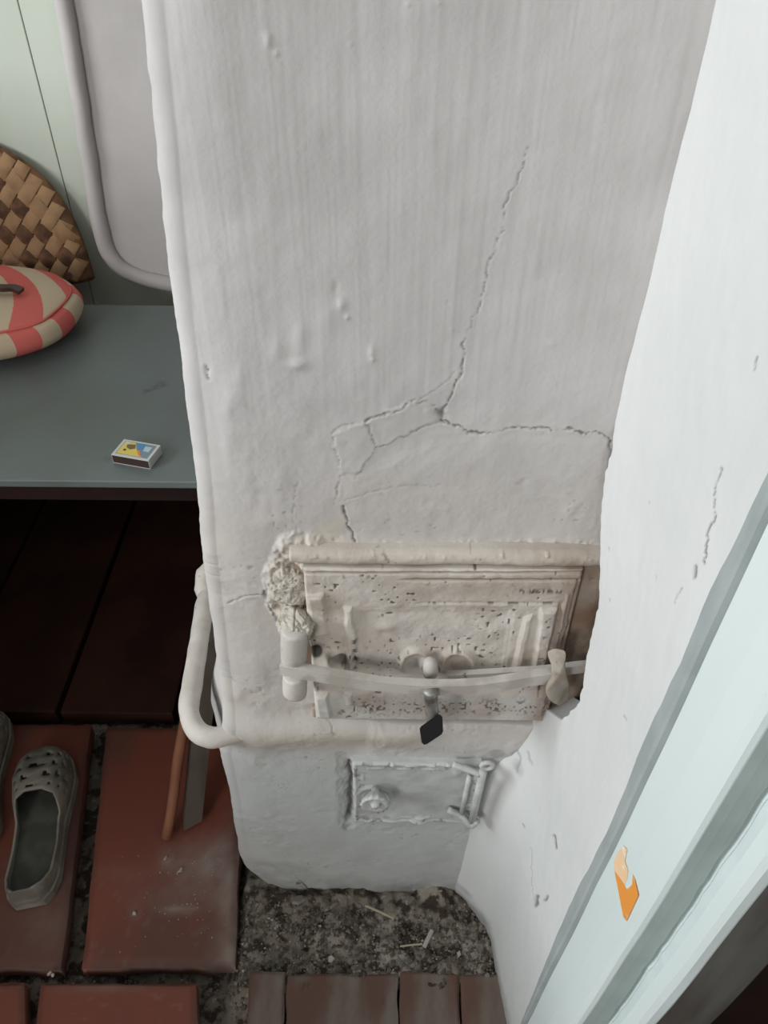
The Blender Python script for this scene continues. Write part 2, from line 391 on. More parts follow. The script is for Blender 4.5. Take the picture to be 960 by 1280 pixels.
# a swollen lump of plaster low on the flank
yf = (rc-f0)+(.26-(rc-f0))*fl[None, :]; Zf = np.repeat(zs[:, None], len(fl), 1)
bul = .022*np.exp(-((Zf-.37)/.10)**2)*sstep(.02, .09, yf)
xf = xl + 0*yf - .0022*fbm(yf*30, Zf*16, 3, 91) - bul
xb = np.full((len(zs), 1), .255); yb = np.full((len(zs), 1), .26)
X = np.concatenate([FX, cxx, xf, xb], 1); Y = np.concatenate([fy, cyy, yf+0*Zf, yb], 1)
ex = lambda a, v=None: np.concatenate([a, np.repeat(a[:, -1:], len(ang)+len(fl)+1, 1)*np.concatenate([np.linspace(1, .3, len(ang)), np.full(len(fl)+1, .3)])[None, :]], 1)
# round the foot of the stove inward
foot = sstep(.05, -.02, zs)[:, None]
X = X + foot*.02*(X < -.12)
body = grid('stove_body', X, Y, Zg, M['stove'], stove, dict(dirt=ex(di), warm=ex(wa), cool=ex(co), rust=ex(ru)), flip=True)
del X, Y, Zg, f, di, wa, co, ru

# ---- rail that wraps round the left corner under the fire door
bm = bmesh.new()
zr = .386
path = [(-.10, .024, zr-.004), (-.145, .012, zr-.004), (-.172, .002, zr-.004), (-.190, -.002, zr-.003), (-.208, .006, zr), (-.219, .03, zr+.004), (-.222, .07, zr+.004), (-.226, .14, zr+.004),
        (-.229, .19, zr+.003), (-.228, .215, zr+.002), (-.214, .232, zr), (-.19, .238, zr), (-.15, .24, zr)]
path = smooth_path(path, 8)
tube(bm, path, .0118, 16); lumpy(bm, .0012, 60, 4)
rail = bmobj('rail', bm, M['iron'], stove, True)
bm = bmesh.new(); tube(bm, smooth_path([(-.232, .205, zr-.004), (-.236, .222, zr+.014), (-.226, .236, zr+.024), (-.20, .24, zr+.02)], 5), [.010, .010, .011, .012]*4, 10)
bmobj('rail_clamp', bm, M['iron'], rail, True)

# ---- fire door: frame
def quad_bar(bm, a0, a1, b0, b1, y0, y1):
    """bar whose front outline is a0-a1-b1-b0 (x,z pairs), from y0 (back) to y1 (front)"""
    P = [a0, a1, b1, b0]
    hexa(bm, [(p[0], y0, p[1]) for p in P], [(p[0], y1, p[1]) for p in P])
def fxz(px, py, Y): p = atY(px, py, Y); return (p.x, p.z)
frame = None
YF = -.012
def iron_grid(name, ptsfun, parent, m): pass
def relief(name, x0, x1, z0, z1, ybase, hf, m, parent, step=.0011, depth=.012):
    """iron plate: front is a height field, edges are turned back to give it thickness"""
    nx = max(int((x1-x0)/step), 8); nzz = max(int((z1-z0)/step), 8)
    xs = np.concatenate([[x0, x0], np.linspace(x0, x1, nx), [x1, x1]]); zz = np.concatenate([[z0, z0], np.linspace(z0, z1, nzz), [z1, z1]])
    X, Z = np.meshgrid(xs, zz)
    U, V = project(X, np.full_like(X, ybase), Z)
    h, at = hf(X, Z, U, V)
    edge = np.minimum(np.minimum(X-x0, x1-X), np.minimum(Z-z0, z1-Z))
    h = h - .0022*np.clip(1-edge/.0025, 0, 1)**2
    Y = ybase-h
    Y[0, :] = ybase+depth; Y[-1, :] = ybase+depth; Y[:, 0] = ybase+depth; Y[:, -1] = ybase+depth
    return grid(name, X, Y, Z, m, parent, at)
def iron_attrs(X, Z, U, V, rustamt, pitamt=1.0):
    pits = sstep(.60, .72, vn(X*360, Z*260, 101))*sstep(-.05, .45, vn(X*55, Z*45, 102))*pitamt
    return pits
# frame pieces as height fields with moulding
tl = atY(352, 688, -.012); tr = atY(760, 692, -.012)
ztop = tl.z; zt2 = atY(500, 710, -.016).z
ztopL = ztop
def h_top(X, Z, U, V):
    t = (Z-zt2)/(ztop-zt2)
    h = .006*np.sin(np.clip(t, 0, 1)*math.pi)**.6 + .0012*fbm(X*90, Z*90, 4, 110)+.0016*fbm(X*22, Z*40, 2, 114)+.0022*sstep(.35, .6, fbm(X*160, Z*160, 3, 115))*sstep(.55, .9, t)
    p = iron_attrs(X, Z, U, V, 0, .6)
    rust = (.22+.4*sstep(560, 720, U))*(.5+.7*fbm(X*30, Z*60, 3, 111))
    return h, dict(dirt=p*.7, warm=np.full_like(X, .5), rust=np.clip(rust, 0, 1), cool=X*0)
ffr = empty('fire_door_frame', (0.03, -.005, .40)); ffr.parent = stove; ffr.location = Vector((0.03, -.005, .40))-wloc(stove)
relief('top_rail', tl.x+.006, .195, zt2, ztop, -.010, h_top, M['iron'], ffr, .001, .02)
zb = atY(530, 897, -.012).z
xs_r = atY(727, 720, -.012).x
def h_side(X, Z, U, V):
    h = .003*np.sin(np.clip((X-xs_r)/.03, 0, 1)*math.pi) + .001*fbm(X*60, Z*60, 3, 112)
    p = iron_attrs(X, Z, U, V, 0, .5)
    return h, dict(dirt=p*.6, warm=np.full_like(X, .9), rust=np.clip(.80+.5*fbm(X*25, Z*25, 3, 113), 0, 1), cool=X*0)  # rust brown, deepened to carry the shade on the rails
relief('side_rail', xs_r, .205, zb-.012, zt2, -.007, h_side, M['iron'], ffr, .0012, .02)
xl_d = atY(379, 720, -.012).x
relief('side_rail', xl_d-.012, xl_d+.004, zb+.05, zt2, -.004, h_side, M['iron'], ffr, .0015, .02)
relief('bottom_rail', xl_d-.004, xs_r+.01, zb-.012, zb+.006, -.006, h_side, M['iron'], ffr, .0012, .02)

# ---- fire door: leaf with cast ornament
zd1 = zt2-.001; xd0 = xl_d+.001; xd1 = xs_r-.001; zd0 = zb+.002
def h_leaf(X, Z, U, V):
    h = np.full_like(X, .004)
    jU = U+1.2*vn(X*90, Z*90, 120); jV = V+1.2*vn(X*90, Z*90, 121)
    rust = np.zeros_like(X)
    # double bead along the top edge
    m1 = np.exp(-((V-712.5)/1.3)**2); h -= .003*m1; rust = np.maximum(rust, m1*.7)
    xr_ = sstep(728, 724, U)
    m2 = np.exp(-((V-721-.000*U)/1.5)**2)*sstep(490, 520, U)*xr_; h -= .0022*m2; rust = np.maximum(rust, m2*.9)
    rust = np.maximum(rust, .45*sstep(600, 700, U)*np.exp(-((V-716)/5)**2)*xr_)
    # letters-worn line and inner bead
    m3 = np.exp(-((V-750)/1.3)**2)*sstep(515, 530, U)*sstep(702, 695, U); h -= .0018*m3
    # right border, slanting moulding lines
    for (x0, y0, x1, y1, a, wd) in [(722,722,690,862,-.0022,1.8),(709,740,683,850,.0016,2.2),(700,752,672,862,-.002,1.8)]:
        h += a*np.exp(-(poly_dist(jU, jV, [(x0, y0), (x1, y1)])/wd)**2)
    # pilasters
    P = lambda pts, a, w_: a*soft_in(jU, jV, pts, w_)
    h += P([(676,757),(695,757),(680,838),(664,840)], .0042, 2.5)
    h += P([(667,860),(684,860),(676,889),(661,889)], .0042, 2.5)
    h += P([(654,768),(664,765),(650,838),(640,838)], .0030, 2.5)
    h += P([(432,756),(440,756),(447,800),(447,835),(436,835)], .0036, 2)
    h += P([(384,740),(405,738),(410,790),(392,790)], .0030, 3)
    h += P([(432,862),(440,862),(442,876),(434,876)], .003, 2)
    h += P([(394,862),(410,862),(414,889),(399,890)], .005, 2)
    # sunk field
    h -= P([(449,758),(640,757),(628,838),(455,838)], .0016, 5)
    # curls and arches above the latch bar
    for (cx_, cy_, r_, wd, a, y0) in [(520,826,18,4,.0045,840),(572,826,19,4.5,.005,840),(424,822,13,3.5,.005,850),(538,830,11,3,.004,842)]:
        d = np.abs(np.hypot(U-cx_, (V-cy_)*1.15)-r_); h += a*np.exp(-(d/wd)**2)*sstep(y0, y0-8, V)
    for (bx, by, rx, ry, a) in [(488,778,14,9,.0028),(480,790,9,5,-.002),(560,782,40,16,.0020),(615,785,18,12,.0026),(625,770,12,6,-.0018),(600,812,26,12,.0022),(455,775,8,14,-.0022),
                                (498,800,14,8,-.0018),(430,815,7,12,-.0045),(412,800,9,13,-.003),(444,822,4,14,-.006),(395,816,14,11,-.010),(540,800,20,10,-.0018),(640,822,10,10,-.002),(590,826,8,8,-.003),(520,828,8,8,-.003)]:
        h += a*np.exp(-((U-bx)/rx)**2-((V-by)/ry)**2)
    h += .0008*fbm(X*110, Z*90, 3, 122)
    pits = iron_attrs(X, Z, U, V, 0)
    lowb = sstep(862, 868, V)
    p2 = sstep(.36, .52, vn(X*420, Z*320, 123))*np.exp(-((V-880)/9)**2)*sstep(440, 460, U)
    let = sstep(.2, .4, vn(X*520, Z*120, 124))*np.exp(-((V-735)/3.0)**2)*sstep(635, 650, U)*sstep(722, 712, U)
    dsh = sstep(.1, .35, vn(X*420, Z*60, 125))*np.exp(-((V-750)/1.8)**2)*sstep(515, 530, U)*sstep(702, 695, U)
    dirt = np.maximum.reduce([pits*.8, p2*.8, let*.8, dsh*.75])
    hole = np.exp(-((U-395)/9)**2-((V-817)/8)**2); dirt = np.maximum(dirt, sstep(.3, .6, hole)*.95)  # the hole's darkness is painted into the colour
    dirt = np.maximum(dirt, .85*np.exp(-((jU-444)/3.2)**2)*sstep(.0, .35, np.sin(V*.5))*sstep(780, 792, V)*sstep(836, 830, V))
    dirt = np.maximum(dirt, .7*np.exp(-((jU-432)/2.6)**2)*sstep(808, 815, V)*sstep(842, 834, V))
    dirt = np.maximum(dirt, .8*np.exp(-((jU-440)/22)**2-((V-842)/3)**2))
    dirt = np.maximum(dirt, .8*np.exp(-((jU-620)/32)**2-((V-841)/4)**2)*sstep(-.5, .2, vn(X*90, Z*90, 126)))
    h -= .0010*pits
    rust = np.maximum(rust, .42*sstep(-.1, .6, fbm(X*26, Z*26, 4, 127)))
    rust = np.maximum(rust, .35*np.exp(-((V-730)/14)**2)*sstep(420, 640, U))
    rust = np.maximum(rust, .60*sstep(688, 712, U+.22*(V-720)))
    warm = np.clip(.3+.5*fbm(X*18, Z*18, 3, 128), 0, 1)*(1-.5*lowb)
    return h, dict(dirt=np.clip(dirt, 0, 1), warm=warm, rust=np.clip(rust, 0, 1), cool=.35*lowb)
leaf = relief('fire_door', xd0, xd1, zd0, zd1, -.013, h_leaf, M['iron'], stove, .0008, .012)

# hinge post at the left, split by the latch bar
def post(pa, pb, r, name, parent, m, n=20):
    bm = bmesh.new(); a = Vector(pa); b = Vector(pb); L = (b-a)
    tube(bm, [a, a+L*.04, a+L*.12, a+L*.5, a+L*.9, a+L*.97, b], [r*.86, r*.97, r, r*1.02, r, r*.97, r*.82], n); lumpy(bm, .0009, 90, 6)
    return bmobj(name, bm, m, parent, True)
YH = -.030
hb = atY(369, 866, YH); hm1 = atY(368, 842, YH); hm0 = atY(367, 826, YH); ht = atY(368, 786, YH)
post(hb, hm1, .0118, 'hinge_barrel', leaf, M['iron'])
hbu = post(hm0, ht, .0122, 'hinge_barrel', leaf, M['ironbar'])
# rough mortar lump over the hinge
M['clay'] = mat('rough_clay', (.54, .50, .44), .95, [((.36, .31, .25), 70, .52, .66)], (), (300, .7, .002))
for (px, py, yy, rx, ry, rz, sd) in [(369, 779, -.020, .018, .017, .013, 8), (362, 735, -.004, .019, .008, .026, 15), (392, 788, -.010, .013, .007, .008, 23)]:
    bm = bmesh.new(); bmesh.ops.create_icosphere(bm, subdivisions=6, radius=1.0, matrix=Matrix.Translation(atY(px, py, yy)) @ Matrix.Diagonal((rx, ry, rz, 1)))
    bm.normal_update(); cs = np.array([v.co[:] for v in bm.verts]); no = np.array([v.normal[:] for v in bm.verts])
    a = .0045*fbm(cs[:, 0]*90+cs[:, 1]*75, cs[:, 2]*95-cs[:, 1]*70, 4, sd)-.0018*sstep(.3, .6, vn(cs[:, 0]*400, cs[:, 2]*400, sd+1))
    for v, q, n_ in zip(bm.verts, a, no): v.co += Vector(n_)*float(q)
    bmobj('mortar_lump', bm, M['clay'], stove, True)

# latch bar
sq = lambda a, b: [(-a, -b), (a, -b), (a, b), (-a, b)]
bm = bmesh.new()
pts = smooth_path([atY(352, 834, -.036), atY(372, 838, -.040), atY(420, 846, -.044), atY(480, 855, -.047), atY(540, 859, -.048), atY(600, 857, -.047), atY(660, 848, -.042), atY(700, 842, -.036)], 6)
tube(bm, pts, 1.0, sec=[(.0070, -.0042), (.0070, .0042), (-.0070, .0042), (-.0070, -.0042)], up=(0, 0, 1)); bevel_all(bm, .0012); lumpy(bm, .0006, 80, 3)
bar = bmobj('latch_bar', bm, M['ironbar'], leaf, False)
bm = bmesh.new()
tube(bm, smooth_path([atY(560, 846, -.026), atY(620, 843, -.028), atY(690, 838, -.028), atY(736, 832, -.026)], 6), 1.0, sec=[(.0058, -.003), (.0058, .003), (-.0058, .003), (-.0058, -.003)], up=(0, 0, 1)); bevel_all(bm, .001); lumpy(bm, .0006, 80, 5)
bmobj('latch_bar', bm, M['ironbar'], leaf, False)
# twisted catch at the right end
bm = bmesh.new()
out = [(683,815),(694,811),(708,814),(706,830),(709,846),(713,862),(709,876),(699,882),(686,874),(681,862),(688,846),(690,832)]
Yc = -.042
cpts = []
for i, (x, y) in enumerate(out):
    tw = .010*math.sin((y-846)/36*1.4)*((x-696)/12)
    cpts.append(atY(x, y, Yc+tw))
fr = [bm.verts.new(p+Vector((0, -.0022, 0))) for p in cpts]; bk = [bm.verts.new(p+Vector((0, .0022, 0))) for p in cpts]
n = len(out)
cf = bm.verts.new(atY(698, 846, Yc-.004)); cbk = bm.verts.new(atY(698, 846, Yc+.002))
for i in range(n):
    j = (i+1) % n
    bm.faces.new([fr[i], fr[j], cf]); bm.faces.new([bk[j], bk[i], cbk]); bm.faces.new([fr[j], fr[i], bk[i], bk[j]])
bmesh.ops.subdivide_edges(bm, edges=bm.edges, cuts=1, use_grid_fill=True)
lc_ = bmobj('latch_catch', bm, M['ironbrown'], leaf, True)
md_ = lc_.modifiers.new('soft', 'SUBSURF'); md_.levels = 1; md_.render_levels = 1
# peg behind the bar
bm = bmesh.new(); a = atY(538, 842, -.028); b = atY(538, 824, -.028)
tube(bm, [a, a.lerp(b, .6), a.lerp(b, .85), b], [.0072, .0072, .0062, .003], 16); bmobj('peg', bm, M['ironbar'], leaf, True)
# bolt with square black head hanging below the bar
bm = bmesh.new(); a = atY(538, 862, -.054); b = atY(541, 902, -.056)
pts = []; rd = []
for i in range(33):
    t = i/32; pts.append(a.lerp(b, t)); rd.append(.0072 if t < .12 else (.0058+.0007*(i % 2)))
tube(bm, pts, rd, 16); bolt = bmobj('latch_bolt', bm, M['steel'], leaf, True)
bm = bmesh.new()
o4 = [(524.5, 911), (526, 908), (546, 894), (550, 893), (553, 896), (554, 914), (552, 918), (534, 930), (530, 931), (527, 928)]
hexa(bm, [atY(x, y, -.058) for x, y in o4], [atY(x, y, -.064) for x, y in o4]); bevel_all(bm, .0008)
tag(bmobj('square_head', bm, M['rubber'], leaf), label='black square plate')

# ---- ash door
YA = -.005
xa0 = atY(442, 990, YA).x; za1 = atY(510, 951, YA).z; za0 = atY(510, 1024, YA).z; xa1 = atY(596, 990, YA).x
def h_ash(X, Z, U, V):
    h = .003+.0006*fbm(X*70, Z*70, 3, 130)
    e = np.minimum(np.minimum(X-xa0, xa1-X), np.minimum(Z-za0, za1-Z))
    h += .0016*np.exp(-((e-.003)/.0022)**2)
    h += .0012*np.exp(-((e-.012)/.002)**2)*sstep(.1, .4, vn(X*60, Z*60, 134))
    d = np.hypot(X-(xa0+.024), Z-(za0+.062)); h += .0025*np.exp(-((d-.019)/.004)**2)
    blob = sstep(.2, .6, vn(X*110, Z*90, 131)); em = np.clip(1-e/.016, 0, 1); h += .0018*blob*em
    for bx, by, a in [(525,1022,.004),(490,1020,.002),(575,1018,.003),(570,962,.003),(585,990,.002)]:
        h += a*np.exp(-((U-bx)/8)**2-((V-by)/5)**2)
    pits = sstep(.45, .6, vn(X*230, Z*200, 132))*np.clip(1.1-e/.02, 0, 1)
    sm = np.exp(-((U-520)/45)**2-((V-996)/6)**2)
    return h, dict(dirt=np.clip(pits*.55+.10*sm, 0, 1)*(e > .0008), warm=X*0, cool=np.full_like(X, .4), rust=X*0)
ash = relief('ash_door', xa0, xa1, za0, za1, YA, h_ash, M['iron_low'], stove, .0009, .012)
# knob: fluted shell seen from above
kc = atY(469, 994, -.020)
bm = bmesh.new(); rings = []; NF = 48
for (r, y) in [(.004, .010), (.005, .004), (.009, 0), (.014, -.006), (.0165, -.011), (.0155, -.014), (.012, -.012), (.006, -.010), (.0045, -.015), (.001, -.016)]:
    ring = []
    for k_ in range(NF):
        a = 2*math.pi*k_/NF; rr = r*(1+(.06*math.cos(a*14) if r > .009 else 0))
        ring.append(bm.verts.new(kc+Vector((rr*math.cos(a), y, rr*math.sin(a)))))
    rings.append(ring)
for r0, r1 in zip(rings[:-1], rings[1:]):
    for k_ in range(NF): bm.faces.new([r0[k_], r0[(k_+1) % NF], r1[(k_+1) % NF], r1[k_]])
bm.faces.new(rings[-1]); bm.faces.new(rings[0])
bmobj('knob', bm, M['iron_low'], ash, True)
# hinge at the right: rod, rings, straps
bm = bmesh.new(); tube(bm, [atY(604, 964, -.022), atY(590, 1026, -.020)], .0045, 12); lumpy(bm, .0006, 90); bmobj('hinge_rod', bm, M['iron_low'], ash, True)
bm = bmesh.new(); c = atY(609, 957, -.024)
tube(bm, [c+Vector((.0062*math.cos(a), 0, .0062*math.sin(a))) for a in np.linspace(0, 2*math.pi, 21)], .0027, 8, False); bmobj('hinge_ring', bm, M['iron_low'], ash, True)
bm = bmesh.new(); tube(bm, smooth_path([atY(560, 1012, -.014), atY(580, 1022, -.018), atY(588, 1032, -.022), atY(596, 1026, -.022)], 5), .0042, 10); bmobj('hinge_strap', bm, M['iron_low'], ash, True)
bm = bmesh.new(); tube(bm, smooth_path([atY(566, 955, -.014), atY(586, 962, -.018), atY(600, 968, -.022)], 5), .0040, 10); bmobj('hinge_strap', bm, M['iron_low'], ash, True)
bm = bmesh.new(); tube(bm, [atY(587, 970, -.016), atY(577, 1016, -.016)], .0030, 10); bmobj('hinge_rib', bm, M['iron_low'], ash, True)

# ================================================================= RIGHT WALL
notch = [(766,560),(757,590),(752,632),(750,660),(750,700),(748,750),(740,790),(733,820),(730,850),(722,880),(700,900)]
nyz = sorted([(onW(*p).z, onW(*p).y) for p in notch])
nz_, ny_ = [a for a, b in nyz], [min(b, .004) for a, b in nyz]
nz_ = [nz_[0]-.05]+nz_+[nz_[-1]+.03]; ny_ = [.006]+ny_+[.006]
zw = np.concatenate([np.arange(-.05, 1.15, .002), np.linspace(1.17, 2.4, 25)])
ye = np.interp(zw, nz_, ny_) + .0015*vn(zw*160, zw*0, 140)
tw = np.linspace(0, 1, 150)
Yw = ye[:, None] + (-.189-ye[:, None])*tw[None, :]
Zw = np.repeat(zw[:, None], len(tw), 1)
Xw = xwall(Yw, Zw) - .0016*fbm(Yw*22, Zw*10, 3, 141) - .0004*fbm(Yw*120, Zw*60, 3, 142)
# swelling fillet of plaster low down, where wall and stove run together
fil = sstep(.42, .28, Zw)*np.clip(1+Yw/.075, 0, 1)**2.4; Xw = Xw-.036*fil
U, V = project(Xw, Yw, Zw)
di = np.zeros_like(Xw); jx = U+1.5*vn(U*.2, V*.2, 143); jy = V
for pts, wd, st in [([(901,584),(900,594),(892,608),(892,635)],.8,.7),([(893,640),(893,650),(884,665),(884,675),(881,690),(880,705)],1.0,.85),([(869,708),(868,722)],2.0,.75),([(852,735),(846,745),(842,755)],.7,.4),
                    ([(946,446),(944,462)],.9,.7),([(811,628),(812,629)],.8,.4),([(692,1044),(696,1060)],1.2,.7),([(672,1120),(670,1132)],1.8,.7),([(681,1125),(684,1120)],1.4,.7),([(660,940),(664,955)],1.6,.35),([(780,895),(783,900)],1,.5),
                    ([(761,749),(762,751)],1,.4),([(760,685),(761,687)],1,.4),([(819,720),(820,724)],1,.25),([(653,1030),(655,1034)],1,.5),([(663,1060),(665,1110),(668,1125)],.6,.35),([(640,930),(650,945),(645,965)],1.5,.35)]:
    d = poly_dist(jx, jy, pts); k = np.exp(-(d/wd)**2); di = np.maximum(di, k*st); Xw = Xw+.0012*k
base = sstep(.03, -.01, Zw+.012*fbm(Yw*60, Zw*60, 3, 144)); di = np.maximum(di, base*.55)
lip = np.array([[.026, .020], [.012, .006], [.003, .001]])     # plaster edge turned back into the gap round the door
Xl = np.concatenate([Xw[:, :1]+lip[None, :, 0], Xw], 1); Yl = np.concatenate([Yw[:, :1]+lip[None, :, 1], Yw], 1); Zl = np.concatenate([Zw[:, :3], Zw], 1)
cl = sstep(.55, .1, Zl)
wr = grid('wall_right', Xl, Yl, Zl, M['wall'], None, dict(dirt=np.concatenate([np.full((len(zw), 3), .1), di], 1), warm=Zl*0, cool=cl*.35, rust=Zl*0), flip=False)
tag(wr, kind='structure', label='bright white plastered side wall beside the stove')

TRZ = [0, .25, .5, .85, 1.2, 2.1]; TRX = [.1455, .1545, .165, .1725, .177, .181]
# ---- door casing: profiles in plan, leaning with the wall
def profile_strip(name, prof, m, parent=None, lab=None, closed=True, z0=-.03, z1=2.1, seg=40, bev=0.0):
    """prof: (dx from the wall surface, y); lofted up the wall"""
    zz = np.linspace(z0, z1, seg); rows = []
    bm = bmesh.new()
    for z in zz:
        lx = float(np.interp(z, TRZ, TRX))
        row = []
        for dx, y in prof:
            jt = (.0011*float(vn(np.array(z*55), np.array(dx*3), 152))+.0006*float(vn(np.array(z*140), np.array(dx*3), 153))) if seg > 100 and .0205 < dx < .0258 and y > -.262 else 0
            row.append(bm.verts.new((lx+SPLAY*(-y)+dx+jt+.0007*float(vn(np.array(z*12), np.array(y*60), 150)), y+.001*float(vn(np.array(z*9), np.array(dx*50), 151)), z)))
        rows.append(row)
    n = len(prof)
    for r0, r1 in zip(rows[:-1], rows[1:]):
        for k_ in range(n if closed else n-1): bm.faces.new([r0[k_], r0[(k_+1) % n], r1[(k_+1) % n], r1[k_]])
    bm.faces.new(rows[0]); bm.faces.new(rows[-1])
    o = bmobj(name, bm, m, parent, False)
    if parent is None: tag(o, kind='structure', label=lab)
    return o
M['groove'] = mat('groove_shade_grey', (.40, .44, .44), .7, ((.34, .38, .38), 20, .4, .7))  # grey paints the shade inside the groove
profile_strip('trim_1', [(-.002, -.188), (-.0003, -.1897), (.0045, -.1915), (.0045, -.199), (.03, -.199), (.03, -.17), (.004, -.17)], M['groove'], None, 'narrow recessed groove, its shade painted grey, between white wall and blue door casing')
profile_strip('trim_2', [(.006, -.1935), (.001, -.1942), (-.0005, -.1962), (-.0015, -.225), (-.0005, -.247), (.002, -.2515), (.005, -.253), (.03, -.2525), (.03, -.199)], M['casing'], None, 'pale blue painted door casing board with an orange mark')
profile_strip('trim_3', [(.006, -.2532), (.0115, -.2555), (.0185, -.257), (.0218, -.2575), (.0222, -.244), (.012, -.244)], M['casing_shade'], None, 'inner edge of the door casing, its shade painted grey-green', seg=160)
profile_strip('trim_4', [(.0256, -.244), (.0252, -.2590), (.0232, -.2615), (.0215, -.270), (.022, -.281), (.025, -.2845), (.030, -.286), (.05, -.286), (.05, -.244)], M['casing'], None, 'pale blue strip of the door jamb beside the dark crack', seg=160)
profile_strip('trim_5', [(.031, -.2862), (.045, -.288), (.068, -.290), (.073, -.287), (.073, -.22), (.05, -.22), (.05, -.2862)], M['jamb'], None, 'dirty grey-brown door jamb at the lower right, shade put into its colour')

# orange scuffed mark stuck on the casing
def onC(px, py, off=0.0):
    d = ray(px, py); t = .6
    for _ in range(30):
        p = CAM+d*t; t = (float(np.interp(p.z, TRZ, TRX))+SPLAY*(-p.y)-.0012-off)/d.x
    return CAM+d*t
def decal(name, pts, m, th=.0006, parent=None):
    bm = bmesh.new(); hexa(bm, [onC(x, y, -.001) for x, y in pts], [onC(x, y, th) for x, y in pts]); return bmobj(name, bm, m, parent)
st = decal('sticker', [(768,1089),(775,1098),(779,1104),(783,1112),(790,1106),(791,1093),(794,1100),(798,1119),(783,1151),(779,1146)], M['orange'])
tag(st, 'torn orange sticker remnant on the pale blue door casing', 'sticker')
decal('peeled_film', [(768,1089),(767,1078),(772,1066),(779,1057),(784,1062),(781,1076),(785,1088),(784,1098),(781,1106),(779,1104),(775,1098)], M['peach'], .0005, st)

# ================================================================= FLOOR
fl_o = empty('floor', (0, 0, -.06)); tag(fl_o, kind='structure', label='old red painted floor boards with wide dirty gaps')
bm = bmesh.new(); box(bm, -2.4, 1.4, -2.9, 1.1, -.09, -.056); bmobj('subfloor', bm, M['chipdark'], fl_o)
def board(pxq, m, z=0.0, th=.03, seed=0, attrs=True):
    """one floorboard from its four top corners (photo pixels cast on the floor): far-left, far-right, near-right, near-left"""
    P = [atZ(x, y, z) for x, y in pxq]
    nu, nv = 40, 56
    uu = np.concatenate([[0, 0], np.linspace(0, 1, nu), [1, 1]]); vv = np.concatenate([[0, 0], np.linspace(0, 1, nv), [1, 1]])
    A, B = np.meshgrid(uu, vv)
    W = [(1-A)*(1-B), A*(1-B), A*B, (1-A)*B]
    X = sum(w_*p.x for w_, p in zip(W, P)); Y = sum(w_*p.y for w_, p in zip(W, P))
    X = X+.0012*vn(Y*40, X*0, seed)*((A < .01) | (A > .99)); Y = Y+.002*vn(X*50, Y*0, seed+1)*((B < .01) | (B > .99))
    Z = z+.0006*fbm(X*40, Y*25, 3, seed)
    e = np.minimum(np.minimum(A, 1-A)*abs(P[1].x-P[0].x), np.minimum(B, 1-B)*abs(P[0].y-P[3].y))
    Z = Z-.003*np.clip(1-e/.004, 0, 1)**2
    Z[0, :] = z-th; Z[-1, :] = z-th; Z[:, 0] = z-th; Z[:, -1] = z-th
    U, V = project(X, Y, Z)
    dust = np.zeros_like(X); dirt = np.zeros_like(X)
    for (bx, by, rx, ry, a) in [(262,1075,45,26,.85),(228,1120,60,18,.30),(222,1137,22,5,.55),(168,1142,7,7,.5),(207,1074,8,8,.5),(286,1130,16,80,.45),(150,1092,50,10,.12),(60,1150,30,40,.18),(300,1200,30,40,.6),(130,1232,50,8,.35)]:
        dust += a*np.exp(-((U-bx)/rx)**2-((V-by)/ry)**2)
    dust *= (.75+.7*fbm(X*60, Y*60, 4, seed+3))
    sp_ = sstep(.66, .74, vn(X*170, Y*170, seed+5))*sstep(1050, 1100, V)*.5; dust = np.maximum(dust, .25*sp_)
    dirt = .6*np.clip(1-e/.010, 0, 1)*(.6+.6*fbm(X*70, Y*70, 3, seed+7))
    return grid('floor_board', X, Y, Z, m, fl_o, dict(warm=np.clip(dust, 0, 1), dirt=np.clip(dirt, 0, 1)), flip=True)
board([(-120,905),(113,905),(75,1211),(-160,1205)], M['red'], seed=201)
board([(133,908),(304,908),(293,1207),(102,1209)], M['red'], seed=204)
board([(-150,1229),(29,1229),(34,1330),(-160,1330)], M['red'], seed=207)
board([(50,1228),(244,1229),(248,1330),(38,1330)], M['red'], seed=210)
board([(-420,905),(-140,905),(-180,1205),(-480,1205)], M['red'], seed=213)
for i, (a, b, c, d) in enumerate([(312,356,352,304),(359,497,497,355),(500,573,578,500),(576,652,668,581)]):
    board([(a,1213+4*(i % 2)),(b,1216),(c,1340),(d,1340)], M['reddust'], z=-.006, seed=220+i)
# boards under the table, shade put into their dark colour
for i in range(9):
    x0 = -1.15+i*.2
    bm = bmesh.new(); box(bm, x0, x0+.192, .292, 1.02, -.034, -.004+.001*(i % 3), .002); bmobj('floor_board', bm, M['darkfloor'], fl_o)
bm = bmesh.new()
for i in range(10):
    x0 = -2.3+i*.37
    box(bm, x0, x0+.362, -2.9, -.35, -.034, -.004, .002)
o = bmobj('floor_boards_near', bm, M['darkfloor'], fl_o); tag(o, kind='stuff')

# dirt in the gap in front of the stove: rough height field
gx, gy = np.meshgrid(np.arange(-.52, .30, .0028), np.arange(-.30, .30, .0028))
hz = -.050+.008*fbm(gx*22, gy*22, 4, 230)+.006*np.abs(fbm(gx*90, gy*90, 3, 231))
front = sstep(-.235, -.205, gx)*sstep(-.26, -.05, gy)
hz += .044*sstep(-.215, -.185, gx)*sstep(-.155, -.115, gy+.02*fbm(gx*25, gy*25, 3, 236))*(.8+.4*fbm(gx*35, gy*35, 3, 232)) + .008*np.exp(-((gy-.0)/.03)**2)*(gx > -.2)
hz += .004*np.exp(-((gy+.045)/.03)**2)*(gx > -.2)*fbm(gx*60, gy*60, 3, 237)
hz = np.minimum(hz, .004+.006*fbm(gx*80, gy*80, 3, 233))
dz = grid('dirt', gx, gy, hz, M['dirt'], fl_o); tag(dz, kind='stuff')

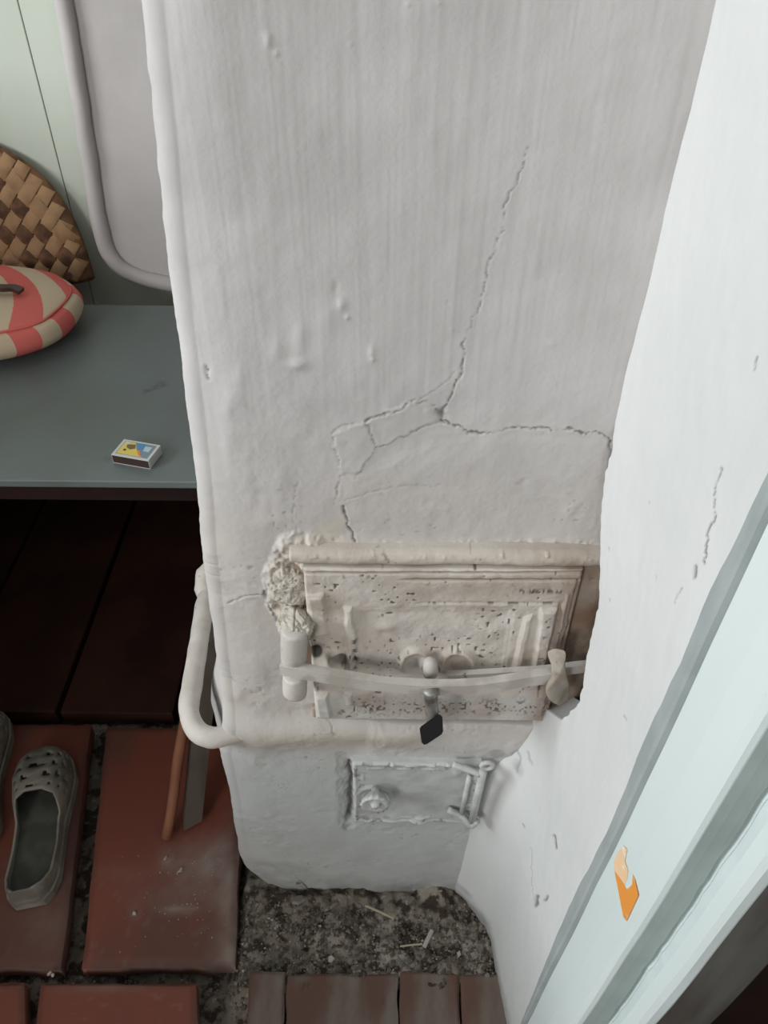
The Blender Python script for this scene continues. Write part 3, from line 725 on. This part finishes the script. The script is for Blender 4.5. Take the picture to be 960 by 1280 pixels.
def chip(bm, p, s, rnd, flat=.45):
    a = rnd.uniform(0, 6.28); n = rnd.choice([3, 4, 5, 5])
    R = Matrix.Rotation(rnd.uniform(-.6, .6), 3, 'X') @ Matrix.Rotation(a, 3, 'Z')
    el = rnd.uniform(.5, 1.0)
    base = [Vector((s*math.cos(6.283*k_/n+rnd.uniform(-.3, .3)), s*el*math.sin(6.283*k_/n), 0)) for k_ in range(n)]
    top = [b*rnd.uniform(.6, .9)+Vector((0, 0, s*flat)) for b in base]
    hexa(bm, [p+R @ b for b in base], [p+R @ b for b in top])
rnd = random.Random(11)
def hgt(x, y):
    i = int(round((y+.30)/.0028)); j = int(round((x+.52)/.0028))
    i = max(0, min(hz.shape[0]-1, i)); j = max(0, min(hz.shape[1]-1, j)); return float(hz[i, j])
bm = bmesh.new()
for mi, (N_, smin, smax) in enumerate([(520, .0007, .0022), (1500, .0012, .0048), (1300, .001, .0042)]):
    for i in range(N_):
        x = rnd.uniform(-.20, .165); y = rnd.triangular(-.19, -.012, -.05)
        if rnd.random() < .10: x = rnd.uniform(-.50, -.19); y = rnd.uniform(-.125, -.095)
        n0 = len(bm.faces); chip(bm, Vector((x, y, hgt(x, y)+.0005)), smin+(smax-smin)*rnd.random()**2.4, rnd)
        bm.faces.ensure_lookup_table()
        for f_ in bm.faces[n0:]: f_.material_index = mi
tag(bmobj('rubble', bm, [M['chip'], M['chipdark'], mat('grey_clay_crumb', (.20, .185, .16), .95)], None), 'plaster, clay and ash crumbs littering the dirt before the stove', 'rubble', kind='stuff')
bm = bmesh.new()
for i in range(90):       # plaster dust specks on the big board
    px = rnd.gauss(235, 40); py = rnd.gauss(1110, 45)
    if not (115 < px < 288 and 1062 < py < 1200): continue
    chip(bm, atZ(px, py, .0012), rnd.uniform(.0005, .0014), rnd)
for (px, py, s) in [(226,1088,.0045),(223,1090,.003),(168,1142,.004),(265,1172,.002),(150,1190,.0016),(207,1073,.004),(62,1217,.004),(66,1219,.003)]: chip(bm, atZ(px, py, .0015), s, rnd)
tag(bmobj('plaster_specks', bm, M['chip'], None), 'white plaster specks sprinkled on the big red board', 'debris', kind='stuff')
# pieces of straw and splinters on the dirt
for i, (a, b, r, lab) in enumerate([((457,1132),(492,1148),.0016,'long pale straw lying on dirt close to the stove base'), ((500,1183),(528,1180),.0013,'short straw lying flat left of the upright splinter'), ((530,1184),(540,1163),.0030,'pale wood splinter pointing at the ash door, in the dirt')]):
    z = .010; bm = bmesh.new(); p = atZ(*a, z); q = atZ(*b, z+.002)
    tube(bm, [p, p.lerp(q, .5)+Vector((0, 0, .001)), q], r, 7); tag(bmobj('straw' if i < 2 else 'wood_splinter', bm, M['straw'] if i < 2 else M['chip'], None), lab, 'straw' if i < 2 else 'splinter')
for i, (px, py, s, lab) in enumerate([(548,1098,.008,'flat grey plaster flake against the stove base, right of centre'), (413,1192,.006,'small pale plaster flake in the middle of the dirt'), (372,1128,.012,'broad dusty plaster flake near the left foot of the stove'), (574,1190,.006,'pale flake in the dirt near the right wall')]):
    bm = bmesh.new(); p = atZ(px, py, .0); p.z = hgt(p.x, p.y)+.002; chip(bm, p, s, rnd, .25); tag(bmobj('plaster_flake', bm, M['chip'] if i in (1, 3) else mat('dusty_flake', (.24, .22, .19), .95), None), lab, 'plaster flake')

# ================================================================= TABLE
ZT = .52
table = empty('table', (-.35, .52, -.004), label='low table painted grey-blue, standing behind the stove, matchbox on top', cat='table')
yt0 = atZ(120, 601, ZT).y; yt1 = atZ(150, 381, ZT).y
bm = bmesh.new(); box(bm, -.98, .10, yt0, yt1, ZT-.012, ZT, .002); bmobj('table_top', bm, M['table'], table)
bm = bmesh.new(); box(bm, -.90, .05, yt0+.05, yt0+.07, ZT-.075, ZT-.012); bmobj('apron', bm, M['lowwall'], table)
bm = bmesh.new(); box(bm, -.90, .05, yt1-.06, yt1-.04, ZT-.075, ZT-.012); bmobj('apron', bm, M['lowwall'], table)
for x in (-.93, .03):
    for y in (yt0+.03, yt1-.07):
        bm = bmesh.new(); box(bm, x, x+.045, y, y+.045, -.004, ZT-.012, .003); bmobj('leg', bm, M['tableedge'], table)

# matchbox
MC = [atZ(142, 568, ZT+.014), atZ(189, 577, ZT+.014), atZ(197, 555, ZT+.014), atZ(152, 548, ZT+.014)]   # top corners: front-left, front-right, back-right, back-left
c = sum(MC, Vector())/4
ex_ = ((MC[1]-MC[0])+(MC[2]-MC[3])).normalized(); ey_ = Vector((0, 0, 1)).cross(ex_)
L2 = ((MC[1]-MC[0]).length+(MC[2]-MC[3]).length)/4; W2 = abs((MC[3]-MC[0]).dot(ey_))/2; W2 = max(.017, min(W2, .022))
HB = .0135
mb = empty('matchbox', (c.x, c.y, ZT), label='small matchbox with yellow and blue picture on the grey-blue table', cat='matchbox')
def mpt(a, b, z): return Vector((c.x, c.y, ZT))+ex_*(a*L2)+ey_*(b*W2)+Vector((0, 0, z))
def mslab(name, pts, z0, z1, m, bev=0):
    bm = bmesh.new(); hexa(bm, [mpt(a, b, z0) for a, b in pts], [mpt(a, b, z1) for a, b in pts])
    if bev: bevel_all(bm, bev)
    return bmobj(name, bm, m, mb)
Q = [(-1, -1), (1, -1), (1, 1), (-1, 1)]
mslab('sleeve', Q, 0, HB, M['mwhite'], .0006)
mslab('tray', [(-1.02, -.9), (1.02, -.9), (1.02, .9), (-1.02, .9)], .001, HB-.0015, M['mwhite'])
mslab('striker', [(-.98, -1.012), (.98, -1.012), (.98, -.99), (-.98, -.99)], .001, HB-.0012, M['mdark'])
lb = mslab('picture', [(-.86, -.80), (.86, -.80), (.86, .84), (-.86, .84)], HB-.0002, HB+.0001, M['mgrey'])
def pslab(pts, m, z, nm='print'):
    bm = bmesh.new(); hexa(bm, [mpt(a, b, z-.0003) for a, b in pts], [mpt(a, b, z) for a, b in pts]); bmobj(nm, bm, m, lb)
pslab([(-.82, -.74), (.55, -.74), (.1, -.1), (-.3, .8), (-.82, .8)], M['myellow'], HB+.0002)
pslab([(-.15, .78), (.3, .78), (.35, .1), (.0, .05)], M['mblue'], HB+.0003)
pslab([(.32, .55), (.7, .55), (.68, -.05), (.38, 0)], M['mlight'], HB+.0003)
pslab([(.05, -.05), (.2, 0), (.5, -.7), (.38, -.7)], M['morange'], HB+.0004)
pslab([(-.62, .45), (-.2, .55), (-.08, .1), (-.3, -.1), (-.55, .1)], mat('brown_print', (.20, .14, .06), .6), HB+.0004)
pslab([(-.75, .78), (-.5, .7), (-.55, .45), (-.8, .5)], M['mwhite'], HB+.0004)
pslab([(-.62, -.15), (-.5, -.1), (-.45, -.3), (-.58, -.35)], mat('dark_print', (.08, .06, .04), .6), HB+.0004)

# ================================================================= CUSHION
cc = Vector((-.692, .641, ZT)); A_, B_, H_ = .211, .130, .084
cush = empty('cushion', cc, label='puffy cushion in coral red and cream checks on the grey-blue table', cat='cushion')
na, nr = 480, 320
verts = []; bm = bmesh.new()
def cush_pt(th, t, lift=0):     # t 0 bottom centre .. 1 top centre ; seam at 0.5+
    ph = -math.pi/2+math.pi*t
    r = abs(math.cos(ph))**.55; z = math.copysign(abs(math.sin(ph))**.9, math.sin(ph))
    zz = ZT+H_*.46+H_*.46*z*(1 if z < 0 else 1.15)
    pinch = 1-.022*math.exp(-((t-.64)/.02)**2) + .010*math.sin(th*9)*math.exp(-((t-.64)/.12)**2)
    n_ = 2.5; ct, s_ = math.cos(th), math.sin(th)
    sx = math.copysign(abs(ct)**(2/n_), ct); sy = math.copysign(abs(s_)**(2/n_), s_)
    return Vector((cc.x+A_*r*sx*pinch, cc.y+B_*r*sy*pinch, max(zz, ZT)))
V_ = [[bm.verts.new(cush_pt(2*math.pi*i/na, (j+.001)/(nr+.002)*.998+.001)) for i in range(na)] for j in range(nr+1)]
for j in range(nr):
    for i in range(na):
        f_ = bm.faces.new([V_[j][i], V_[j][(i+1) % na], V_[j+1][(i+1) % na], V_[j+1][i]])
        cc_ = f_.calc_center_median(); t = (j+.5)/nr
        if t < .64: k_ = int(math.floor(i/20.0+.3)) % 2
        else: k_ = int(math.floor(((cc_.x-cc.x)*.86+(cc_.y-cc.y)*.50)/.036+ .2+3*(cc_.y-cc.y)**2/.036)) % 2
        f_.material_index = k_
bmobj('cover', bm, [M['cream'], M['pink']], cush, True)
bm = bmesh.new()
tube(bm, [cush_pt(2*math.pi*i/120, .64)*1.0+Vector((0, 0, .001)) for i in range(121)], .0022, 6, False); bmobj('piping', bm, M['pink'], cush, True)
bm = bmesh.new(); zt_ = ZT+.088
tube(bm, smooth_path([atZ(-30, 357, zt_+.004), atZ(0, 360, zt_+.004), atZ(16, 360, zt_+.002), atZ(27, 364, zt_-.002)], 5), 1.0, sec=[(.003, -.007), (.003, .007), (-.003, .007), (-.003, -.007)], up=(0, 0, 1)); bevel_all(bm, .0015)
tag(bmobj('leather_strap', bm, M['strap'], None), 'end of dark brown strap lying on the checked cushion', 'strap')

# ================================================================= WOVEN BASKET BAG
bc = Vector((-.752, .850, ZT)); BA, BB, BH = .230, .045, .240
bag = empty('woven_bag', bc, label='brown bag woven of wide bast strips, leaning on the wall behind the cushion', cat='bag')
def bag_pt(a, h, off=0.0):      # a across (-1..1), h up (0..1), front side
    w_ = (1-h**3.2)**.5*(1-.10*h); x = a*w_
    d = max(1-abs(a)**2.6, 0)**.5*(1-.6*h)
    return Vector((bc.x+BA*x, bc.y-(BB+off)*d*1.0-off*.4+.035*h, bc.z+BH*h+off*.3*h))
bm = bmesh.new(); G = []
for i in range(25):
    h = i/24*.985; row = []
    for j in range(48):
        a = math.cos(2*math.pi*j/48); s_ = math.sin(2*math.pi*j/48); p = bag_pt(a, h)
        if s_ < 0: p.y = bc.y+.035*h+ (bc.y+.035*h-p.y)*.6
        row.append(bm.verts.new(p))
    G.append(row)
for r0, r1 in zip(G[:-1], G[1:]):
    for j in range(48): bm.faces.new([r0[j], r0[(j+1) % 48], r1[(j+1) % 48], r1[j]])
bm.faces.new(G[0]); bm.faces.new(G[-1])
bmobj('bag_body', bm, M['brown'], bag, True)
SW = .042/1.0
def strip(fam, k):
    bm = bmesh.new(); prev = None; cnt = 0
    hw = .0112; dd = .030
    for i in range(0, 161):
        s_ = (i/160)*.62                                     # distance along the strip
        base = Vector((-.31, 0)) if fam == 0 else Vector((.31, 0))
        off = k*dd
        if fam == 0: p = Vector((-.50+off+s_*.60, s_*.80)); nrm = Vector((.80, -.60))
        else: p = Vector((.50-off-s_*.60, s_*.80)); nrm = Vector((-.80, -.60))
        cross = math.cos(math.pi*(1.2*s_/dd-1/dd))*(.0022 if fam == 0 else -.0022)
        vs = []
        for w2 in (-hw, -hw*.9, hw*.9, hw):
            q = p+nrm*w2*.98; h = q.y/BH; a = q.x/BA
            ok = 0 <= h < .985
            if ok:
                wl = (1-h**3.2)**.5*(1-.10*h)
                if abs(a) >= wl: ok = False
                else: a = a/wl
            if not ok: vs = None; break
            vs.append(bag_pt(a, h, .0035+cross+(-.0012 if abs(w2) == hw else 0)))
        if vs is None: prev = None; continue
        vs = [bm.verts.new(v) for v in vs]; cnt += 1
        if prev:
            for m_ in range(3): bm.faces.new([prev[m_], prev[m_+1], vs[m_+1], vs[m_]])
        prev = vs
    if cnt < 4: bm.free(); return
    bmobj('bast_strip', bm, M['tan'] if fam == 0 or k % 4 == 0 else M['brown'], bag, True)
for k in range(0, 33): strip(0, k); strip(1, k)

# ================================================================= BACK WALL, PANEL
wb = empty('wall_back', (-.4, .97, 0)); tag(wb, kind='structure', label='pale green painted board wall in the far corner')
YB = .90
edges = [-2.4, -2.0, -1.6, -1.2, -.98, -.80, -.675, -.555, -.38]
for x0, x1 in zip(edges[:-1], edges[1:]):
    bm = bmesh.new(); box(bm, x0+.0008, x1-.0008, YB, YB+.025, .40, 2.4, .0012); bmobj('wall_board', bm, M['green'], wb)
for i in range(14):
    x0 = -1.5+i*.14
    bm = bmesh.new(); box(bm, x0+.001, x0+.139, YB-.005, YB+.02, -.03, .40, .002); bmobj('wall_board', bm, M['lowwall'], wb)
bm = bmesh.new(); box(bm, -2.4, 1.4, YB+.025, YB+.10, -.05, 2.4); bmobj('wall_core', bm, M['outer'], wb)

pan = empty('chimney_block', (-.2, .85, .5), label='grey-white plastered chimney block with rounded raised rim behind the stove', cat='chimney')
YP = .845
rp = [(62,-70),(79,0),(96,100),(110,190),(121,260),(131,305),(145,328),(165,342),(198,352),(260,362)]
P3 = smooth_path([atY(x, y, YP) for x, y in rp], 8)
bm = bmesh.new(); low = P3[-1]
tube(bm, [Vector((P3[0].x-.12, YP, 2.3))]+P3+[Vector((.15, YP, low.z-.004))], .0135, 14); lumpy(bm, .0016, 35, 9)
bmobj('rim', bm, M['panel'], pan, True)
outl = [(p.x+.004, p.z+.004) for p in P3]+[(.15, low.z), (.15, 2.3), (P3[0].x-.11, 2.3)]
bm = bmesh.new(); hexa(bm, [(x, YP+.04, z) for x, z in outl], [(x, YP+.004, z) for x, z in outl]); bmobj('panel_face', bm, M['panel'], pan)

# ================================================================= SHOES
def shoe(mirror, pos, rot, lab, name='clog'):
    root = empty(name, pos, label=lab, cat='shoe', group='worn beige slip-on clogs under the table')
    Rz = Matrix.Rotation(rot, 3, 'Z'); L = .245
    def wid(s): return .5*float(np.interp(s, [0, .04, .12, .3, .45, .62, .75, .88, .96, 1], [.034, .054, .066, .066, .066, .080, .088, .078, .050, .018]))
    def cen(s): return mirror*(.006*math.sin(s*3.0))
    def T(p): return Rz @ p+Vector(pos)
    ns, na_ = 44, 28
    # upper: from left rim down and round to right rim; opening closes towards the toe
    bm = bmesh.new(); rows = []
    for i in range(ns+1):
        s = i/ns; w_ = wid(s)
        hh = float(np.interp(s, [0, .1, .3, .48, .56, .7, .85, .95, 1], [.052, .050, .040, .042, .062, .056, .042, .028, .012]))
        op = float(np.interp(s, [0, .05, .12, .30, .48, .54, .57, 1], [.45, .62, .74, .78, .70, .42, .0, .0]))   # opening half-angle fraction
        row = []
        for j in range(na_+1):
            a = -1+2*j/na_                               # -1 left rim .. 1 right rim over the top through sides
            th = a*(math.pi*(.5)) * 1.0
            # side wall angle: start at rim (angle from vertical) and go to sole edge
            row.append((a, w_, hh, op, s))
        rows.append(row)
    grid_v = []
    for row in rows:
        rv = []
        for a, w_, hh, op, s in row:
            sg = -1 if a < 0 else 1; q = abs(a)             # q 0 = top centre, 1 = sole edge
            q2 = op+(1-op)*q; ang_ = q2*math.pi/2
            x = sg*w_*min(1, math.sin(ang_)**.6 if ang_ > 0 else 0); z = .012+hh*max(math.cos(ang_), 0)**.7
            rv.append(bm.verts.new(T(Vector((x+cen(s), s*L, z)))))
        grid_v.append(rv)
    for i in range(ns):
        s = (i+.5)/ns
        for j in range(na_):
            a = -1+2*(j+.5)/na_
            if abs(a) < .08 and s < .57: continue
            if .60 < s < .93 and abs(a) < .86:              # cut-out pattern on the vamp
                if (i % 4 in (1, 2)) and ((j+(i//4) % 2*2) % 4 in (1,)) : continue
                if (i % 4 in (1,)) and ((j+(i//4) % 2*2) % 4 in (2,)) : continue
            vs = [grid_v[i][j], grid_v[i][j+1], grid_v[i+1][j+1], grid_v[i+1][j]]
            try: bm.faces.new(vs)
            except Exception: pass
    r0 = grid_v[0]
    for j in range(na_//2-2):
        bm.faces.new([r0[j], r0[j+1], r0[na_-j-1], r0[na_-j]])
    up = bmobj('upper', bm, M['shoe'], root, True)
    md = up.modifiers.new('thick', 'SOLIDIFY'); md.thickness = .0035; md.offset = -1
    bm = bmesh.new(); ring = []
    for i in range(ns+1): ring.append((wid(i/ns)+.003, i/ns))
    out_ = [(x, s) for x, s in ring]+[(-x, s) for x, s in ring[::-1]]
    hexa(bm, [T(Vector((x+cen(s), s*L*1.01-.001, 0))) for x, s in out_], [T(Vector((x+cen(s), s*L*1.01-.001, .016))) for x, s in out_]); bmobj('sole', bm, M['shoe'], root)
    bm = bmesh.new()
    hexa(bm, [T(Vector(((x-.007 if x > 0 else x+.007)+cen(s), .004+s*L*.96, .016))) for x, s in out_ if abs(x) > .016], [T(Vector(((x-.007 if x > 0 else x+.007)+cen(s), .004+s*L*.96, .0185))) for x, s in out_ if abs(x) > .016]); bmobj('insole', bm, M['shoein'], root)
hp = atZ(40, 1134, .0); tp = atZ(68, 930, .0)
rot = math.atan2(-(tp.x-hp.x), tp.y-hp.y)
shoe(1, (hp.x, hp.y, .001), rot+.03, 'worn beige clog with cut-outs standing clear of its mate')
shoe(-1, (hp.x-.105, hp.y+.075, .001), rot+.10, 'beige clog further back, cut off by the left photo edge')

# ================================================================= STICK AND BOARD LEANING BY THE STOVE
def beam(name, a, b, wv, tv, m, lab, cat):
    """a bottom, b top (centres); wv, tv half-size vectors of the section"""
    bm = bmesh.new(); a, b, wv, tv = map(Vector, (a, b, wv, tv))
    hexa(bm, [a-wv-tv, a+wv-tv, a+wv+tv, a-wv+tv], [b-wv-tv, b+wv-tv, b+wv+tv, b-wv+tv]); bevel_all(bm, .002)
    return tag(bmobj(name, bm, m, None), lab, cat)
sa = atZ(208, 1046, .008); sb = atY(248, 796, .215)
bm = bmesh.new(); tube(bm, [sa+(sb-sa)*(i/12)+Vector((.0012*math.sin(i*.9), 0, 0)) for i in range(13)], .0078, 12); tag(bmobj('wooden_stick', bm, M['stick'], None, True), 'reddish brown wooden stick leaning behind the stove rail', 'stick')
pa = atZ(240, 1036, .0); 
beam('wooden_board', (pa.x, pa.y+.012, .012), tuple(atY(263, 792, .222)), (.012, .008, 0), (-.003, .012, .003), M['plank'], 'weathered grey-brown board leaning between the stick and stove', 'board')

# ================================================================= REST OF THE ROOM
def wall_with_window(name, axis, pos, a0, a1, wa0, wa1, wz0, wz1, lab):
    """wall slab in plane axis=pos with a window hole"""
    e = empty(name, (pos, 0, 0) if axis == 'x' else (0, pos, 0)); tag(e, kind='structure', label=lab)
    for i, (b0, b1, z0, z1) in enumerate([(a0, wa0, -.05, 2.4), (wa1, a1, -.05, 2.4), (wa0, wa1, -.05, wz0), (wa0, wa1, wz1, 2.4)]):
        bm = bmesh.new()
        if axis == 'x': box(bm, pos-.06, pos, b0, b1, z0, z1)
        else: box(bm, b0, b1, pos-.06, pos, z0, z1)
        bmobj('wall_slab', bm, M['outer'], e)
    return e
def window(name, axis, pos, a0, a1, z0, z1, lab):
    e = empty(name, (pos, (a0+a1)/2, z0) if axis == 'x' else ((a0+a1)/2, pos, z0)); tag(e, kind='structure', label=lab)
    mid = (a0+a1)/2
    for (b0, b1, c0, c1, nm) in [(a0, a0+.05, z0, z1, 'window_frame'), (a1-.05, a1, z0, z1, 'window_frame'), (a0, a1, z0, z0+.05, 'window_frame'), (a0, a1, z1-.05, z1, 'window_frame'), (mid-.025, mid+.025, z0, z1, 'mullion')]:
        bm = bmesh.new()
        if axis == 'x': box(bm, pos-.045, pos-.005, b0, b1, c0, c1, .003)
        else: box(bm, b0, b1, pos-.045, pos-.005, c0, c1, .003)
        bmobj(nm, bm, M['frame'], e)
wall_with_window('wall_left', 'x', -2.24, -2.9, 1.0, -1.15, .05, .95, 2.05, 'cream left wall outside the picture')
window('window_1', 'x', -2.24, -1.15, .05, .95, 2.05, 'white framed window in the left wall')
wall_with_window('wall_front', 'y', -2.66, -2.4, 1.4, -1.95, -.95, 1.05, 2.25, 'cream wall behind the photographer')
window('window_2', 'y', -2.66, -1.95, -.95, 1.05, 2.25, 'white framed window behind the photographer')
bm = bmesh.new(); box(bm, -2.4, 1.4, -2.9, 1.1, 2.4, 2.46); tag(bmobj('ceiling', bm, M['ceil'], None), 'white ceiling', kind='structure')
bm = bmesh.new(); box(bm, 1.3, 1.4, -2.9, 1.1, -.05, 2.4); tag(bmobj('wall_far_right', bm, M['outer'], None), 'wall of the dark next room', kind='structure')
bm = bmesh.new(); box(bm, .24, 1.3, -.215, .0, -.05, 2.4); tag(bmobj('wall_partition', bm, M['lowwall'], None), 'core of the partition behind the door casing', kind='structure')  # dark colour paints in the gloom of the doorway
bm = bmesh.new(); box(bm, .30, .40, -2.66, -1.05, -.05, 2.4); tag(bmobj('wall_right_near', bm, M['outer'], None), 'partition wall on the near side of the doorway', kind='structure')
bm = bmesh.new(); box(bm, .30, .40, -1.05, -.215, 2.05, 2.4); tag(bmobj('wall_lintel', bm, M['outer'], None), 'wall over the doorway', kind='structure')
# two unseen boxes added left of the table, to keep daylight off the far corner
ch = empty('light_blocker', (-1.2, .55, -.004), label='unseen tall dark brown box added left of the table to block daylight', cat='light_blocker')
bm = bmesh.new(); box(bm, -1.35, -1.02, -.03, .88, -.004, .93, .004); bmobj('blocker_body', bm, M['light_blocker'], ch)
bm = bmesh.new(); box(bm, -1.37, -1.00, -.04, .89, .93, .955, .004); bmobj('blocker_lid', bm, M['light_blocker'], ch)
cb_ = empty('low_light_blocker', (-1.05, -.15, -.004), label='unseen low dark box added left of the shoes to block daylight', cat='low_light_blocker')
bm = bmesh.new(); box(bm, -1.30, -.84, -.78, -.06, -.004, .66, .004); bmobj('low_blocker_body', bm, M['light_blocker'], cb_)
bm = bmesh.new(); box(bm, -1.32, -.82, -.79, -.05, .66, .68, .004); bmobj('low_blocker_top', bm, M['light_blocker'], cb_)
